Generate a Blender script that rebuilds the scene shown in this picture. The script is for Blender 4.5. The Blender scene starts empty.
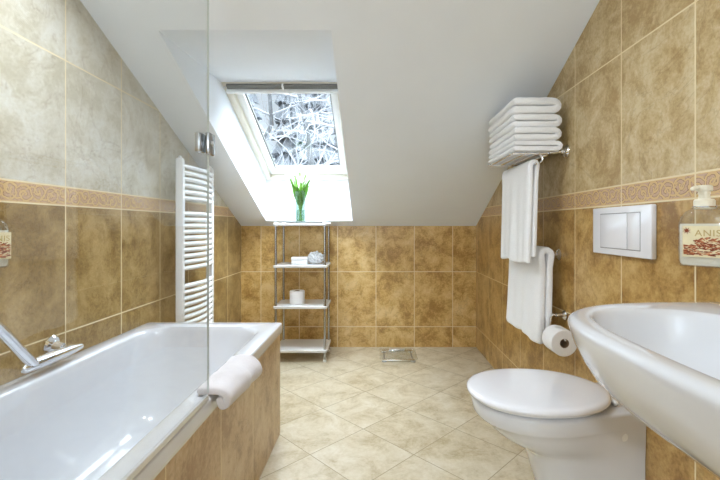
import bpy, bmesh, math, random
from mathutils import Vector, Matrix, noise

S = bpy.context.scene
COL = S.collection
PI = math.pi

# ------------------------------------------------------------------ camera
F, DB, CZ = 410.0, 3.727, 1.10            # focal length in pixels, distance of the back wall, eye height
cam = bpy.data.cameras.new('camera')
cam.sensor_width = 36.0
cam.lens = F / 720.0 * 36.0
cam.shift_x = -14 / 720.0
cam.shift_y = -14 / 720.0
cam.clip_start = 0.02
cam_o = bpy.data.objects.new('camera', cam)
COL.objects.link(cam_o)
cam_o.location = (0, 0, CZ)
cam_o.rotation_euler = (PI / 2, 0, 0)
S.camera = cam_o

# ------------------------------------------------------------------ world, exposure
SKY_TOP = 25.0
w = bpy.data.worlds.new('overcast')
S.world = w
w.use_nodes = True
bg = w.node_tree.nodes['Background']
# overcast sky: brighter overhead than at the horizon
_tc = w.node_tree.nodes.new('ShaderNodeTexCoord')
_sp = w.node_tree.nodes.new('ShaderNodeSeparateXYZ')
_mr = w.node_tree.nodes.new('ShaderNodeMapRange')
w.node_tree.links.new(_tc.outputs['Generated'], _sp.inputs[0])
w.node_tree.links.new(_sp.outputs[2], _mr.inputs[0])
_mr.inputs[1].default_value, _mr.inputs[2].default_value = 0.36, 0.85
_mr.inputs[3].default_value, _mr.inputs[4].default_value = 0.75, SKY_TOP
w.node_tree.links.new(_mr.outputs[0], bg.inputs['Strength'])
bg.inputs['Color'].default_value = (0.80, 0.90, 1.0, 1)
S.view_settings.view_transform = 'Standard'
S.view_settings.look = 'None'
S.view_settings.gamma = 1
S.view_settings.use_curve_mapping = False
S.view_settings.exposure = 0.32
LAMP_W = 82.0        # globe added out of view in the rear to brighten the room
SPOT_W = (13.0, 5.0)         # recessed spots added in the roof slope to balance brightness, above the frame


# ------------------------------------------------------------------ materials
class NT:
    def __init__(self, name):
        self.m = bpy.data.materials.new(name)
        self.m.use_nodes = True
        self.t = self.m.node_tree
        self.b = self.t.nodes['Principled BSDF']

    def node(self, typ, **kw):
        n = self.t.nodes.new(typ)
        for k, v in kw.items():
            setattr(n, k, v)
        return n

    def link(self, a, b):
        self.t.links.new(a, b)

    def put(self, sock, v):
        if hasattr(v, 'links') or isinstance(v, bpy.types.NodeSocket):
            self.link(v, sock)
        else:
            sock.default_value = v

    def math(self, op, a, b=0.0, c=0.0, clamp=False):
        n = self.node('ShaderNodeMath', operation=op)
        n.use_clamp = clamp
        self.put(n.inputs[0], a)
        self.put(n.inputs[1], b)
        if op in ('SMOOTH_MIN', 'MULTIPLY_ADD', 'COMPARE'):
            self.put(n.inputs[2], c)
        return n.outputs[0]

    def step(self, v, lo, hi):
        n = self.node('ShaderNodeMapRange', interpolation_type='SMOOTHSTEP')
        self.put(n.inputs[0], v)
        n.inputs[1].default_value = lo
        n.inputs[2].default_value = hi
        return n.outputs[0]

    def mix(self, f, a, b, blend='MIX'):
        n = self.node('ShaderNodeMix', data_type='RGBA', blend_type=blend)
        self.put(n.inputs[0], f)
        self.put(n.inputs[6], a)
        self.put(n.inputs[7], b)
        return n.outputs[2]

    def noise(self, vec, scale, detail=4, rough=0.55, dist=0.0):
        n = self.node('ShaderNodeTexNoise')
        if vec is not None:
            self.link(vec, n.inputs['Vector'])
        n.inputs['Scale'].default_value = scale
        n.inputs['Detail'].default_value = detail
        n.inputs['Roughness'].default_value = rough
        n.inputs['Distortion'].default_value = dist
        return n.outputs['Fac']

    def ramp(self, f, stops):
        n = self.node('ShaderNodeValToRGB')
        e = n.color_ramp.elements
        e[0].position, e[0].color = stops[0]
        e[1].position, e[1].color = stops[-1]
        for p, c in stops[1:-1]:
            x = e.new(p)
            x.color = c
        self.link(f, n.inputs[0])
        return n.outputs[0]

    def bump(self, h, strength=0.3, dist=0.002):
        n = self.node('ShaderNodeBump')
        n.inputs['Strength'].default_value = strength
        n.inputs['Distance'].default_value = dist
        self.link(h, n.inputs['Height'])
        self.link(n.outputs[0], self.b.inputs['Normal'])

    def combine(self, x, y, z):
        n = self.node('ShaderNodeCombineXYZ')
        for i, v in enumerate((x, y, z)):
            self.put(n.inputs[i], v)
        return n.outputs[0]


def rgb(r, g, b):
    f = lambda c: (c / 255 / 12.92) if c / 255 <= 0.04045 else ((c / 255 + 0.055) / 1.055) ** 2.4
    return (f(r), f(g), f(b), 1)


def plain(name, col, rough=0.4, metal=0.0, var=0.03, scale=20, bump=0.0, bscale=200, coat=0.0, spec=None, sheen=0.0):
    n = NT(name)
    tc = n.node('ShaderNodeTexCoord').outputs['Object']
    f = n.noise(tc, scale, 3)
    lo = tuple(max(0, c * (1 - var)) for c in col[:3]) + (1,)
    hi = tuple(min(1, c * (1 + var)) for c in col[:3]) + (1,)
    n.link(n.ramp(f, [(0.3, lo), (0.7, hi)]), n.b.inputs['Base Color'])
    n.b.inputs['Roughness'].default_value = rough
    n.b.inputs['Metallic'].default_value = metal
    n.b.inputs['Coat Weight'].default_value = coat
    n.b.inputs['Coat Roughness'].default_value = 0.04
    if spec is not None:
        n.b.inputs['Specular IOR Level'].default_value = spec
    if sheen:
        n.b.inputs['Sheen Weight'].default_value = sheen
        n.b.inputs['Sheen Roughness'].default_value = 0.6
    if bump:
        n.bump(n.noise(tc, bscale, 4, 0.6), bump, 0.002)
    return n.m


def thin_glass(name, tint=(0.97, 0.985, 0.98, 1), base=0.035, gain=0.7):
    n = NT(name)
    n.t.nodes.remove(n.b)
    g = n.node('ShaderNodeNewGeometry')
    d = n.node('ShaderNodeVectorMath', operation='DOT_PRODUCT')
    n.link(g.outputs['Normal'], d.inputs[0])
    n.link(g.outputs['Incoming'], d.inputs[1])
    c = n.math('ABSOLUTE', d.outputs['Value'])
    p = n.math('POWER', n.math('SUBTRACT', 1.0, c, clamp=True), 5.0)
    fr = n.math('MULTIPLY_ADD', p, gain, base)
    tr = n.node('ShaderNodeBsdfTransparent')
    tr.inputs[0].default_value = tint
    gl = n.node('ShaderNodeBsdfGlossy')
    gl.inputs['Roughness'].default_value = 0.01
    mx = n.node('ShaderNodeMixShader')
    n.link(fr, mx.inputs[0])
    n.link(tr.outputs[0], mx.inputs[1])
    n.link(gl.outputs[0], mx.inputs[2])
    n.link(mx.outputs[0], n.t.nodes['Material Output'].inputs['Surface'])
    return n.m


ROWS = (0.185, 0.685, 1.180, 1.253, 1.747, 2.247)


def wall_tile(name, axis, u0, uw, rows=ROWS, low=None, up=None, rough=0.3, band=True, seed=0.0):
    """Glazed wall tiles: mottled body, cream joints, an ornamental listello between the lower and the upper courses."""
    n = NT(name)
    pos = n.node('ShaderNodeNewGeometry').outputs['Position']
    sp = n.node('ShaderNodeSeparateXYZ')
    n.link(pos, sp.inputs[0])
    u = sp.outputs[axis]
    z = sp.outputs[2]
    fu = n.math('DIVIDE', n.math('SUBTRACT', u, u0), uw)
    col_id = n.math('FLOOR', fu)
    fr = n.math('FRACT', fu)
    du = n.math('MULTIPLY', n.math('MINIMUM', fr, n.math('SUBTRACT', 1.0, fr)), uw)
    dz = None
    rid = 0.0
    for r in rows:
        d = n.math('ABSOLUTE', n.math('SUBTRACT', z, r))
        dz = d if dz is None else n.math('MINIMUM', dz, d)
        rid = n.math('ADD', rid, n.math('GREATER_THAN', z, r))
    joint = n.math('SUBTRACT', 1.0, n.step(n.math('MINIMUM', du, dz), 0.0020, 0.0036))
    wn = n.node('ShaderNodeTexWhiteNoise', noise_dimensions='3D')
    n.link(n.combine(col_id, rid, seed), wn.inputs['Vector'])
    sc = n.node('ShaderNodeVectorMath', operation='MULTIPLY_ADD')
    n.link(wn.outputs['Color'], sc.inputs[0])
    sc.inputs[1].default_value = (17, 17, 17)
    n.link(pos, sc.inputs[2])
    v = sc.outputs[0]
    cloud = n.noise(v, 7.5, 8, 0.68, 0.4)
    vein = n.noise(v, 3.2, 5, 0.6, 1.2)
    grain = n.noise(v, 75, 4, 0.7)
    f = n.math('ADD', n.math('MULTIPLY', cloud, 0.72), n.math('MULTIPLY', grain, 0.28))
    f = n.math('ADD', f, n.math('MULTIPLY', n.math('SUBTRACT', wn.outputs['Value'], 0.5), 0.05))
    low = low or ((148, 110, 56), (186, 148, 86), (208, 176, 118))
    up = up or ((170, 140, 90), (196, 171, 124), (213, 195, 156))
    cl = n.ramp(f, [(0.40, rgb(*low[0])), (0.5, rgb(*low[1])), (0.61, rgb(*low[2]))])
    cu = n.ramp(f, [(0.40, rgb(*up[0])), (0.5, rgb(*up[1])), (0.60, rgb(*up[2]))])
    isup = n.math('GREATER_THAN', z, 1.22)
    body = n.mix(isup, cl, cu)
    vm = n.math('SUBTRACT', 1.0, n.step(n.math('ABSOLUTE', n.math('SUBTRACT', vein, 0.5)), 0.0, 0.014))
    body = n.mix(n.math('MULTIPLY', vm, 0.22), body, rgb(120, 82, 38))
    height = n.math('MULTIPLY', joint, -1.0)
    if band:
        inb = n.math('MULTIPLY', n.math('GREATER_THAN', z, rows[2] + .002), n.math('LESS_THAN', z, rows[3] - .002))
        zc = n.math('DIVIDE', n.math('SUBTRACT', z, (rows[2] + rows[3]) / 2), rows[3] - rows[2])
        P = 0.118
        q = n.math('ADD', n.math('DIVIDE', u, P), n.math('MULTIPLY', n.math('SUBTRACT', n.noise(pos, 42, 2, .5), 0.5), 0.22))
        mask = None
        for ph, hand, zoff in ((0.0, 1, 0.10), (0.5, -1, -0.10)):
            a = n.math('SUBTRACT', n.math('FRACT', n.math('ADD', q, ph)), 0.5)
            x = n.math('MULTIPLY', a, P / (rows[3] - rows[2]))
            y = n.math('SUBTRACT', zc, zoff)
            r = n.math('SQRT', n.math('ADD', n.math('MULTIPLY', x, x), n.math('MULTIPLY', y, y)))
            th = n.math('ARCTAN2', y, x)
            s = n.math('SINE', n.math('ADD', n.math('MULTIPLY', r, 21.0), n.math('MULTIPLY', th, hand)))
            k = n.math('MULTIPLY', n.math('MULTIPLY_ADD', s, 0.5, 0.5), n.math('LESS_THAN', r, 0.50))
            mask = k if mask is None else n.math('MAXIMUM', mask, k)
        wv = n.math('SINE', n.math('MULTIPLY', q, 2 * PI))
        st = n.math('ABSOLUTE', n.math('SUBTRACT', zc, n.math('MULTIPLY', wv, 0.3)))
        mask = n.math('MAXIMUM', mask, n.math('SUBTRACT', 1.0, n.step(st, 0.03, 0.07)))
        leaf = n.noise(pos, 95, 2, 0.5, 1.0)
        mask = n.math('MAXIMUM', mask, n.step(leaf, 0.54, 0.66))
        edge = n.math('GREATER_THAN', n.math('ABSOLUTE', zc), 0.42)
        mask = n.math('MAXIMUM', mask, edge)
        bc = n.mix(n.step(mask, .62, .72), rgb(196, 160, 132), rgb(212, 178, 122))
        rim = n.math('MULTIPLY', n.step(mask, .38, .56), n.math('SUBTRACT', 1.0, n.step(mask, .62, .74)))
        bc = n.mix(n.math('MULTIPLY', rim, 0.95), bc, rgb(118, 72, 36))
        bc = n.mix(n.math('MULTIPLY', grain, 0.12), bc, rgb(196, 160, 122))
        body = n.mix(inb, body, bc)
        height = n.math('ADD', height, n.math('MULTIPLY', n.math('MULTIPLY', mask, inb), 0.7))
    colr = n.mix(joint, body, rgb(232, 216, 178))
    n.link(colr, n.b.inputs['Base Color'])
    n.link(n.math('MULTIPLY_ADD', joint, 0.45, rough), n.b.inputs['Roughness'])
    h2 = n.math('ADD', height, n.math('MULTIPLY', cloud, 0.15))
    n.bump(h2, 0.35, 0.0015)
    return n.m


def floor_tile():
    n = NT('floor_tiles')
    pos = n.node('ShaderNodeNewGeometry').outputs['Position']
    sp = n.node('ShaderNodeSeparateXYZ')
    n.link(pos, sp.inputs[0])
    x, y = sp.outputs[0], sp.outputs[1]
    T = 0.353
    a = n.math('DIVIDE', n.math('SUBTRACT', n.math('MULTIPLY', n.math('SUBTRACT', x, y), 0.70711), -1.612), T)
    b = n.math('DIVIDE', n.math('SUBTRACT', n.math('MULTIPLY', n.math('ADD', x, y), 0.70711), 1.53), T)
    d = None
    for q in (a, b):
        fr = n.math('FRACT', q)
        m = n.math('MULTIPLY', n.math('MINIMUM', fr, n.math('SUBTRACT', 1.0, fr)), T)
        d = m if d is None else n.math('MINIMUM', d, m)
    joint = n.math('SUBTRACT', 1.0, n.step(d, 0.0012, 0.0028))
    wn = n.node('ShaderNodeTexWhiteNoise', noise_dimensions='3D')
    n.link(n.combine(n.math('FLOOR', a), n.math('FLOOR', b), 3.0), wn.inputs['Vector'])
    sc = n.node('ShaderNodeVectorMath', operation='MULTIPLY_ADD')
    n.link(wn.outputs['Color'], sc.inputs[0])
    sc.inputs[1].default_value = (13, 13, 13)
    n.link(pos, sc.inputs[2])
    v = sc.outputs[0]
    cloud = n.noise(v, 7.0, 8, 0.70, 0.5)
    grain = n.noise(v, 60, 5, 0.7)
    f = n.math('ADD', n.math('MULTIPLY', cloud, 0.75), n.math('MULTIPLY', grain, 0.25))
    f = n.math('ADD', f, n.math('MULTIPLY', n.math('SUBTRACT', wn.outputs['Value'], 0.5), 0.04))
    c = n.ramp(f, [(0.36, rgb(172, 154, 120)), (0.5, rgb(202, 188, 160)), (0.64, rgb(216, 206, 186))])
    c = n.mix(joint, c, rgb(160, 144, 116))
    n.link(c, n.b.inputs['Base Color'])
    n.link(n.math('MULTIPLY_ADD', joint, 0.3, 0.3), n.b.inputs['Roughness'])
    n.bump(n.math('ADD', n.math('MULTIPLY', joint, -1.0), n.math('MULTIPLY', cloud, 0.15)), 0.3, 0.0015)
    return n.m


def terry(name, col):
    n = NT(name)
    tc = n.node('ShaderNodeTexCoord').outputs['Object']
    f = n.noise(tc, 260, 3, 0.7)
    g = n.noise(tc, 30, 3, 0.6)
    n.link(n.ramp(f, [(0.3, tuple(c * .9 for c in col[:3]) + (1,)), (0.7, col)]), n.b.inputs['Base Color'])
    n.b.inputs['Roughness'].default_value = 0.95
    n.b.inputs['Sheen Weight'].default_value = 0.5
    n.b.inputs['Sheen Roughness'].default_value = 0.7
    n.bump(n.math('ADD', f, n.math('MULTIPLY', g, 1.5)), 0.55, 0.003)
    return n.m


M = {}
M['paint'] = plain('white_wall_paint', rgb(236, 240, 245), 0.75, var=0.012, scale=3, bump=0.05, bscale=350)
M['ceramic'] = plain('white_ceramic', rgb(218, 219, 223), 0.10, var=0.006, coat=0.6)
M['enamel'] = plain('white_enamel', rgb(216, 217, 221), 0.12, var=0.006, coat=0.5)
M['plastic'] = plain('white_plastic', rgb(236, 236, 236), 0.18, var=0.006)
M['lid'] = plain('glossy_white_lid', rgb(240, 240, 245), 0.09, var=0.006, coat=0.5)
M['rad'] = plain('white_radiator_lacquer', rgb(240, 241, 242), 0.22, var=0.006)
M['chrome'] = plain('chrome', (0.82, 0.83, 0.85, 1), 0.07, 1.0, var=0.02)
M['post'] = plain('steel_tube', (0.42, 0.43, 0.45, 1), 0.22, 1.0, var=0.05, scale=60)
M['brushed'] = plain('brushed_aluminium', (0.70, 0.71, 0.73, 1), 0.28, 1.0, var=0.05, scale=60)
M['profile'] = plain('satin_profile', rgb(226, 226, 224), 0.25, 0.2, var=0.05)
M['seal'] = plain('grey_glass_edge', rgb(206, 212, 210), 0.2)
M['seam'] = plain('grey_joint', rgb(150, 150, 152), 0.5)
M['dark'] = plain('dark_rubber', rgb(70, 68, 64), 0.5)
M['darkgrey'] = plain('grey_vent_mesh', rgb(120, 120, 116), 0.5, var=0.15, scale=150)
M['frame'] = plain('cream_window_lacquer', rgb(226, 220, 204), 0.35, var=0.01)
M['sash'] = plain('white_sash_lacquer', rgb(240, 240, 238), 0.3, var=0.01)
M['towel'] = terry('white_terry', rgb(251, 251, 253))
M['bathmat'] = terry('off_white_terry', rgb(216, 210, 212))
M['paper'] = plain('toilet_paper', rgb(243, 241, 240), 0.95, var=0.02, bump=0.25, bscale=90)
M['card'] = plain('brown_cardboard', rgb(142, 116, 88), 0.9, var=0.08)
M['puff'] = plain('white_net', rgb(240, 241, 243), 0.8, var=0.04)
M['stem'] = plain('tulip_green', rgb(96, 142, 44), 0.45, var=0.2, scale=40)
M['leaf'] = plain('leaf_green', rgb(86, 138, 36), 0.4, var=0.25, scale=25)
M['petal'] = plain('white_petal', rgb(240, 238, 228), 0.5, var=0.05, scale=40)
M['pump'] = plain('cream_pump_plastic', rgb(236, 229, 208), 0.3, var=0.01)
M['soap'] = plain('milky_soap', rgb(232, 226, 208), 0.2, var=0.02, coat=0.4)
M['label'] = plain('cream_label', rgb(226, 214, 176), 0.5, var=0.06, scale=35)
M['spice'] = plain('cinnamon_print', rgb(140, 66, 34), 0.55, var=0.45, scale=130)
M['spice2'] = plain('pale_spice_print', rgb(192, 126, 84), 0.55, var=0.3, scale=160)
M['gold'] = plain('tan_lettering', rgb(188, 162, 104), 0.5)
M['globe'] = thin_glass('globe_glass', (.97, .97, .97, 1), .04, .5)
M['glass'] = thin_glass('clear_glass', (0.965, 0.975, 0.975, 1), 0.055, 0.7)
M['pane'] = thin_glass('window_glass', (0.95, 0.965, 0.97, 1), 0.03, 0.5)
M['bottle'] = thin_glass('bottle_plastic', (.94, .95, .95, 1), .10, .8)
M['vase'] = thin_glass('vase_glass', (0.76, 0.84, 0.80, 1), 0.06, 0.9)
M['bark'] = plain('frosted_bark', rgb(76, 77, 78), 0.9, var=0.25, scale=8)
M['frost'] = plain('snowy_twigs', rgb(134, 135, 137), 0.9, var=0.06, scale=3)
M['fir'] = plain('snowy_fir', rgb(84, 87, 90), 0.95, var=0.30, scale=5)
M['snow'] = plain('snow', rgb(150, 154, 158), 0.9, var=0.03, scale=2)
M['door'] = plain('white_door_lacquer', rgb(235, 233, 228), 0.4, var=0.01)

UP_L = ((186, 177, 154), (203, 196, 178), (213, 209, 197))
M['tile_left'] = wall_tile('left_wall_tiles', 1, DB, 0.354, up=UP_L, low=((132, 104, 58), (160, 132, 82), (184, 156, 106)), seed=1.0)
M['tile_right'] = wall_tile('right_wall_tiles', 1, DB - 0.066, 0.354, seed=2.0)
M['tile_back'] = wall_tile('back_wall_tiles', 0, 0.018, 0.3485, seed=3.0, low=((166, 126, 64), (206, 167, 100), (224, 194, 136)))
M['tile_bath'] = wall_tile('bath_panel_tiles', 1, 1.690, 0.355, rows=(-1.0, 3.0), band=False, seed=5.0,
                           low=((172, 138, 96), (198, 168, 124), (212, 188, 150)), rough=0.35)
M['tile_floor'] = floor_tile()


# ------------------------------------------------------------------ mesh helpers (all in world coordinates)
def box(bm, lo, hi, bev=0.0, seg=2, mtx=None):
    lo, hi = Vector(lo), Vector(hi)
    r = bmesh.ops.create_cube(bm, size=1.0)
    vs = r['verts']
    bmesh.ops.scale(bm, vec=hi - lo, verts=vs)
    bmesh.ops.translate(bm, vec=(lo + hi) / 2, verts=vs)
    if bev:
        es = list({e for v in vs for e in v.link_edges})
        g = bmesh.ops.bevel(bm, geom=es, offset=bev, segments=seg, profile=0.5, affect='EDGES')
        vs = list({v for f in g['faces'] for v in f.verts} | {v for v in vs if v.is_valid})
    if mtx is not None:
        bmesh.ops.transform(bm, matrix=mtx, verts=vs)
    return vs


def loft(bm, rings, caps=(True, True), closed=True):
    vr = [[bm.verts.new(p) for p in r] for r in rings]
    n = len(vr[0])
    for a, b in zip(vr, vr[1:]):
        for i in range(n if closed else n - 1):
            j = (i + 1) % n
            try:
                bm.faces.new((a[i], a[j], b[j], b[i]))
            except ValueError:
                pass
    if caps[0]:
        bm.faces.new(list(reversed(vr[0])))
    if caps[1]:
        bm.faces.new(vr[-1])
    return vr


def tube(bm, pts, r, seg=12, round_ends=False):
    pts = [Vector(p) for p in pts]
    n = len(pts)
    rad = r if isinstance(r, (list, tuple)) else [r] * n
    tan = []
    for i in range(n):
        a = pts[max(0, i - 1)]
        b = pts[min(n - 1, i + 1)]
        tan.append((b - a).normalized())
    up = Vector((0, 0, 1)) if abs(tan[0].z) < 0.9 else Vector((1, 0, 0))
    nx = tan[0].cross(up).normalized()
    rings = []

    def ring(c, t, nrm, rr):
        bn = t.cross(nrm)
        return [c + (nrm * math.cos(2 * PI * k / seg) + bn * math.sin(2 * PI * k / seg)) * rr for k in range(seg)]
    for i in range(n):
        nx = (nx - tan[i] * nx.dot(tan[i])).normalized()
        if i == 0 and round_ends:
            for q in (0.15, 0.5, 0.8):
                rings.append(ring(pts[0] - tan[0] * rad[0] * math.cos(q * PI / 2), tan[0], nx, rad[0] * math.sin(q * PI / 2)))
        rings.append(ring(pts[i], tan[i], nx, rad[i]))
        if i == n - 1 and round_ends:
            for q in (0.8, 0.5, 0.15):
                rings.append(ring(pts[-1] + tan[-1] * rad[-1] * math.cos(q * PI / 2), tan[-1], nx, rad[-1] * math.sin(q * PI / 2)))
    loft(bm, rings)


def smooth_path(pts, k=6):
    pts = [Vector(p) for p in pts]
    out = []
    n = len(pts)
    for i in range(n - 1):
        p0, p1, p2, p3 = pts[max(0, i - 1)], pts[i], pts[i + 1], pts[min(n - 1, i + 2)]
        for j in range(k):
            t = j / k
            out.append(0.5 * ((2 * p1) + (p2 - p0) * t + (2 * p0 - 5 * p1 + 4 * p2 - p3) * t * t + (3 * p1 - p0 - 3 * p2 + p3) * t ** 3))
    out.append(pts[-1])
    return out


def lathe(bm, prof, mtx, seg=32, caps=(True, True)):
    rings = [[mtx @ Vector((r * math.cos(2 * PI * k / seg), r * math.sin(2 * PI * k / seg), z)) for k in range(seg)] for r, z in prof]
    loft(bm, rings, caps)


def at(x, y, z):
    return Matrix.Translation((x, y, z))


def along(p, d):
    """Matrix at p whose z axis points along d."""
    return Matrix.Translation(p) @ Vector(d).to_track_quat('Z', 'Y').to_matrix().to_4x4()


def outline(path, th, tip=3):
    """Closed 2D outline of a thick strip along a 2D path, ends rounded."""
    P = [Vector(p) for p in path]
    n = len(P)
    T = [(P[min(n - 1, i + 1)] - P[max(0, i - 1)]).normalized() for i in range(n)]
    N = [Vector((-t.y, t.x)) for t in T]
    h = th / 2
    out = [P[i] + N[i] * h for i in range(n)]
    for k in range(1, tip + 1):
        a = PI * k / (tip + 1)
        out.append(P[-1] + (N[-1] * math.cos(a) + T[-1] * math.sin(a)) * h)
    out += [P[i] - N[i] * h for i in reversed(range(n))]
    for k in range(1, tip + 1):
        a = PI * k / (tip + 1)
        out.append(P[0] + (-N[0] * math.cos(a) - T[0] * math.sin(a)) * h)
    return out


def resample(path, n):
    P = [Vector(p) for p in path]
    L = [0.0]
    for a, b in zip(P, P[1:]):
        L.append(L[-1] + (b - a).length)
    out = []
    for i in range(n):
        s = L[-1] * i / (n - 1)
        k = 0
        while k < len(L) - 2 and L[k + 1] < s:
            k += 1
        d = L[k + 1] - L[k]
        out.append(P[k].lerp(P[k + 1], (s - L[k]) / d if d else 0))
    return out


# ------------------------------------------------------------------ object helpers
def world_loc(o):
    v = Vector((0, 0, 0))
    while o is not None:
        v += Vector(o.location)
        o = o.parent
    return v


def obj(name, bm, mat, parent=None, origin=None, smooth=35, flip=True):
    if flip:
        bmesh.ops.recalc_face_normals(bm, faces=bm.faces[:])
    off = world_loc(parent) if parent is not None else Vector((0, 0, 0))
    if parent is None and origin is not None:
        off = Vector(origin)
    if off.length:
        bmesh.ops.translate(bm, vec=-off, verts=bm.verts[:])
    me = bpy.data.meshes.new(name)
    bm.to_mesh(me)
    bm.free()
    if smooth:
        me.polygons.foreach_set('use_smooth', [True] * len(me.polygons))
        me.set_sharp_from_angle(angle=math.radians(smooth))
    me.materials.append(mat)
    o = bpy.data.objects.new(name, me)
    COL.objects.link(o)
    if parent is not None:
        o.parent = parent
    elif origin is not None:
        o.location = origin
    return o


def tag(o, label, cat, group=None):
    o['label'] = label
    o['category'] = cat
    if group:
        o['group'] = group
    return o


def thing(name, label, cat, loc, group=None):
    o = bpy.data.objects.new(name, None)
    COL.objects.link(o)
    o.location = loc
    o.empty_display_size = 0.05
    return tag(o, label, cat, group)


def struct(name, bm, mat, smooth=0):
    o = obj(name, bm, mat, smooth=smooth)
    o['kind'] = 'structure'
    return o


def BM():
    return bmesh.new()


def prism(bm, poly, lo, hi, axis=0):
    """Extrude a polygon of (a, b) along an axis from lo to hi."""
    def p(a, b, c):
        return (c, a, b) if axis == 0 else ((a, c, b) if axis == 1 else (a, b, c))
    loft(bm, [[p(a, b, lo) for a, b in poly], [p(a, b, hi) for a, b in poly]])


# ------------------------------------------------------------------ the room
XL, XR = -1.206, 0.927
YN = -3.00                      # wall behind the photographer
SL = 0.453                      # slope of the roof
ZC = 2.45
YT = DB - (ZC - CZ) / SL
roofz = lambda y: CZ + SL * (DB - y)

b = BM(); box(b, (XL - .14, YN - .14, -.12), (XR + .14, DB + .14, 0.0)); struct('floor', b, M['tile_floor'])
prof = [(YN - .1, 0), (DB + .02, 0), (DB + .02, roofz(DB + .02) + .02), (YT, ZC + .03), (YN - .1, ZC + .03)]
b = BM(); prism(b, prof, XL - .14, XL); struct('wall_left', b, M['tile_left'])
b = BM(); prism(b, prof, XR, XR + .14); struct('wall_right', b, M['tile_right'])
b = BM(); box(b, (XL - .14, DB, 0), (XR + .14, DB + .14, CZ + .02)); struct('wall_back', b, M['tile_back'])
b = BM(); box(b, (XL - .14, YN - .12, 0), (XR + .14, YN, ZC + .02)); struct('wall_front', b, M['paint'])

# sloped ceiling with the skylight shaft, then the flat part overhead
HX0, HX1 = -0.955, -0.19
H = [(HX0, 3.629), (HX1, 3.629), (HX1, 1.813), (HX0, 1.813)]
Wy0, Wy1, OFF = 3.642, 2.56, 0.37
b = BM()
A = [(XL - .16, DB + .15), (XR + .16, DB + .15), (XR + .16, YT), (XL - .16, YT)]
vA = [b.verts.new((x, y, roofz(y))) for x, y in A]
vH = [b.verts.new((x, y, roofz(y))) for x, y in H]
Wc = [(HX0, Wy0), (HX1, Wy0), (HX1, Wy1), (HX0, Wy1)]
vW = [b.verts.new((x, y, roofz(y) + OFF)) for x, y in Wc]
vO = [b.verts.new((x, y + .04, roofz(y + .04) + OFF + .10)) for x, y in Wc]
vB = [b.verts.new((x, y, roofz(y) + OFF + .10)) for x, y in A]
for i in range(4):
    j = (i + 1) % 4
    b.faces.new((vA[i], vA[j], vH[j], vH[i]))
    b.faces.new((vH[i], vH[j], vW[j], vW[i]))
    b.faces.new((vW[i], vW[j], vO[j], vO[i]))
    b.faces.new((vO[i], vO[j], vB[j], vB[i]))
    b.faces.new((vB[i], vB[j], vA[j], vA[i]))
box(b, (XL - .16, YN - .14, ZC), (XR + .16, YT + .02, ZC + .15))
struct('ceiling', b, M['paint'])

# skylight: fixed frame, sash, pane, ventilation bar
o0 = Vector((HX0, Wy1, roofz(Wy1) + OFF))
vv = Vector((0, Wy0 - Wy1, roofz(Wy0) - roofz(Wy1)))
LV = vv.length
vv.normalize()
nn = Vector((1, 0, 0)).cross(vv)
if nn.z < 0:
    nn = -nn
WM = Matrix(((1, vv.x, nn.x, o0.x), (0, vv.y, nn.y, o0.y), (0, vv.z, nn.z, o0.z), (0, 0, 0, 1)))
WU = HX1 - HX0


def winbox(bm, u0, u1, v0, v1, n0, n1, bev=0.004):
    box(bm, (u0, v0, n0), (u1, v1, n1), bev, 2, WM)


def winframe(bm, m, wd, n0, n1, top=None, bottom=None):
    t = top or wd
    bt = bottom or wd
    winbox(bm, m, m + wd, m, LV - m, n0, n1)
    winbox(bm, WU - m - wd, WU - m, m, LV - m, n0, n1)
    winbox(bm, m + wd - .002, WU - m - wd + .002, m, m + t, n0, n1)
    winbox(bm, m + wd - .002, WU - m - wd + .002, LV - m - bt, LV - m, n0, n1)


b = BM(); winframe(b, 0.0, .045, -.005, .10)
win = struct('window_1', b, M['frame'], smooth=35)
b = BM(); winframe(b, .045, .05, .03, .085, top=.05, bottom=.06); obj('sash', b, M['sash'], win)
b = BM(); winframe(b, .095, .010, .05, .07); obj('gasket', b, M['darkgrey'], win)
b = BM(); winbox(b, .093, WU - .093, .093, LV - .103, .056, .064, 0); obj('window_pane', b, M['pane'], win, smooth=0)
b = BM(); winbox(b, .03, WU - .004, .006, .040, -.022, -.006, .003); obj('vent_grille', b, M['darkgrey'], win)
b = BM(); winbox(b, .022, WU - .002, .040, .062, -.040, -.004, .005); obj('vent_bar', b, M['sash'], win)
b = BM(); winbox(b, WU * .5 - .006, WU * .5 + .006, .004, .046, -.030, -.004, .003); obj('vent_clip', b, M['sash'], win)
b = BM()
for vpos in (.035, .075):
    tube(b, [WM @ Vector((.012, vpos, -.012)), WM @ Vector((.012, vpos, -.002))], .006, 10)
obj('hinge_screw', b, M['brushed'], win)

# closed white door behind the photographer
b = BM(); box(b, (-.28, YN - .005, 0.002), (.58, YN + .035, 2.02), .004)
d1 = struct('door_1', b, M['door'], smooth=35)
b = BM()
box(b, (-.36, YN, 0.002), (-.285, YN + .045, 2.10), .004)
box(b, (.585, YN, 0.002), (.66, YN + .045, 2.10), .004)
box(b, (-.36, YN, 2.025), (.66, YN + .045, 2.10), .004)
obj('door_frame', b, M['door'], d1)
b = BM(); tube(b, smooth_path([(.52, YN + .035, 1.03), (.52, YN + .085, 1.03), (.50, YN + .09, 1.03), (.41, YN + .09, 1.03)], 4), .009, 12, True)
obj('door_handle', b, M['brushed'], d1)

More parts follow.
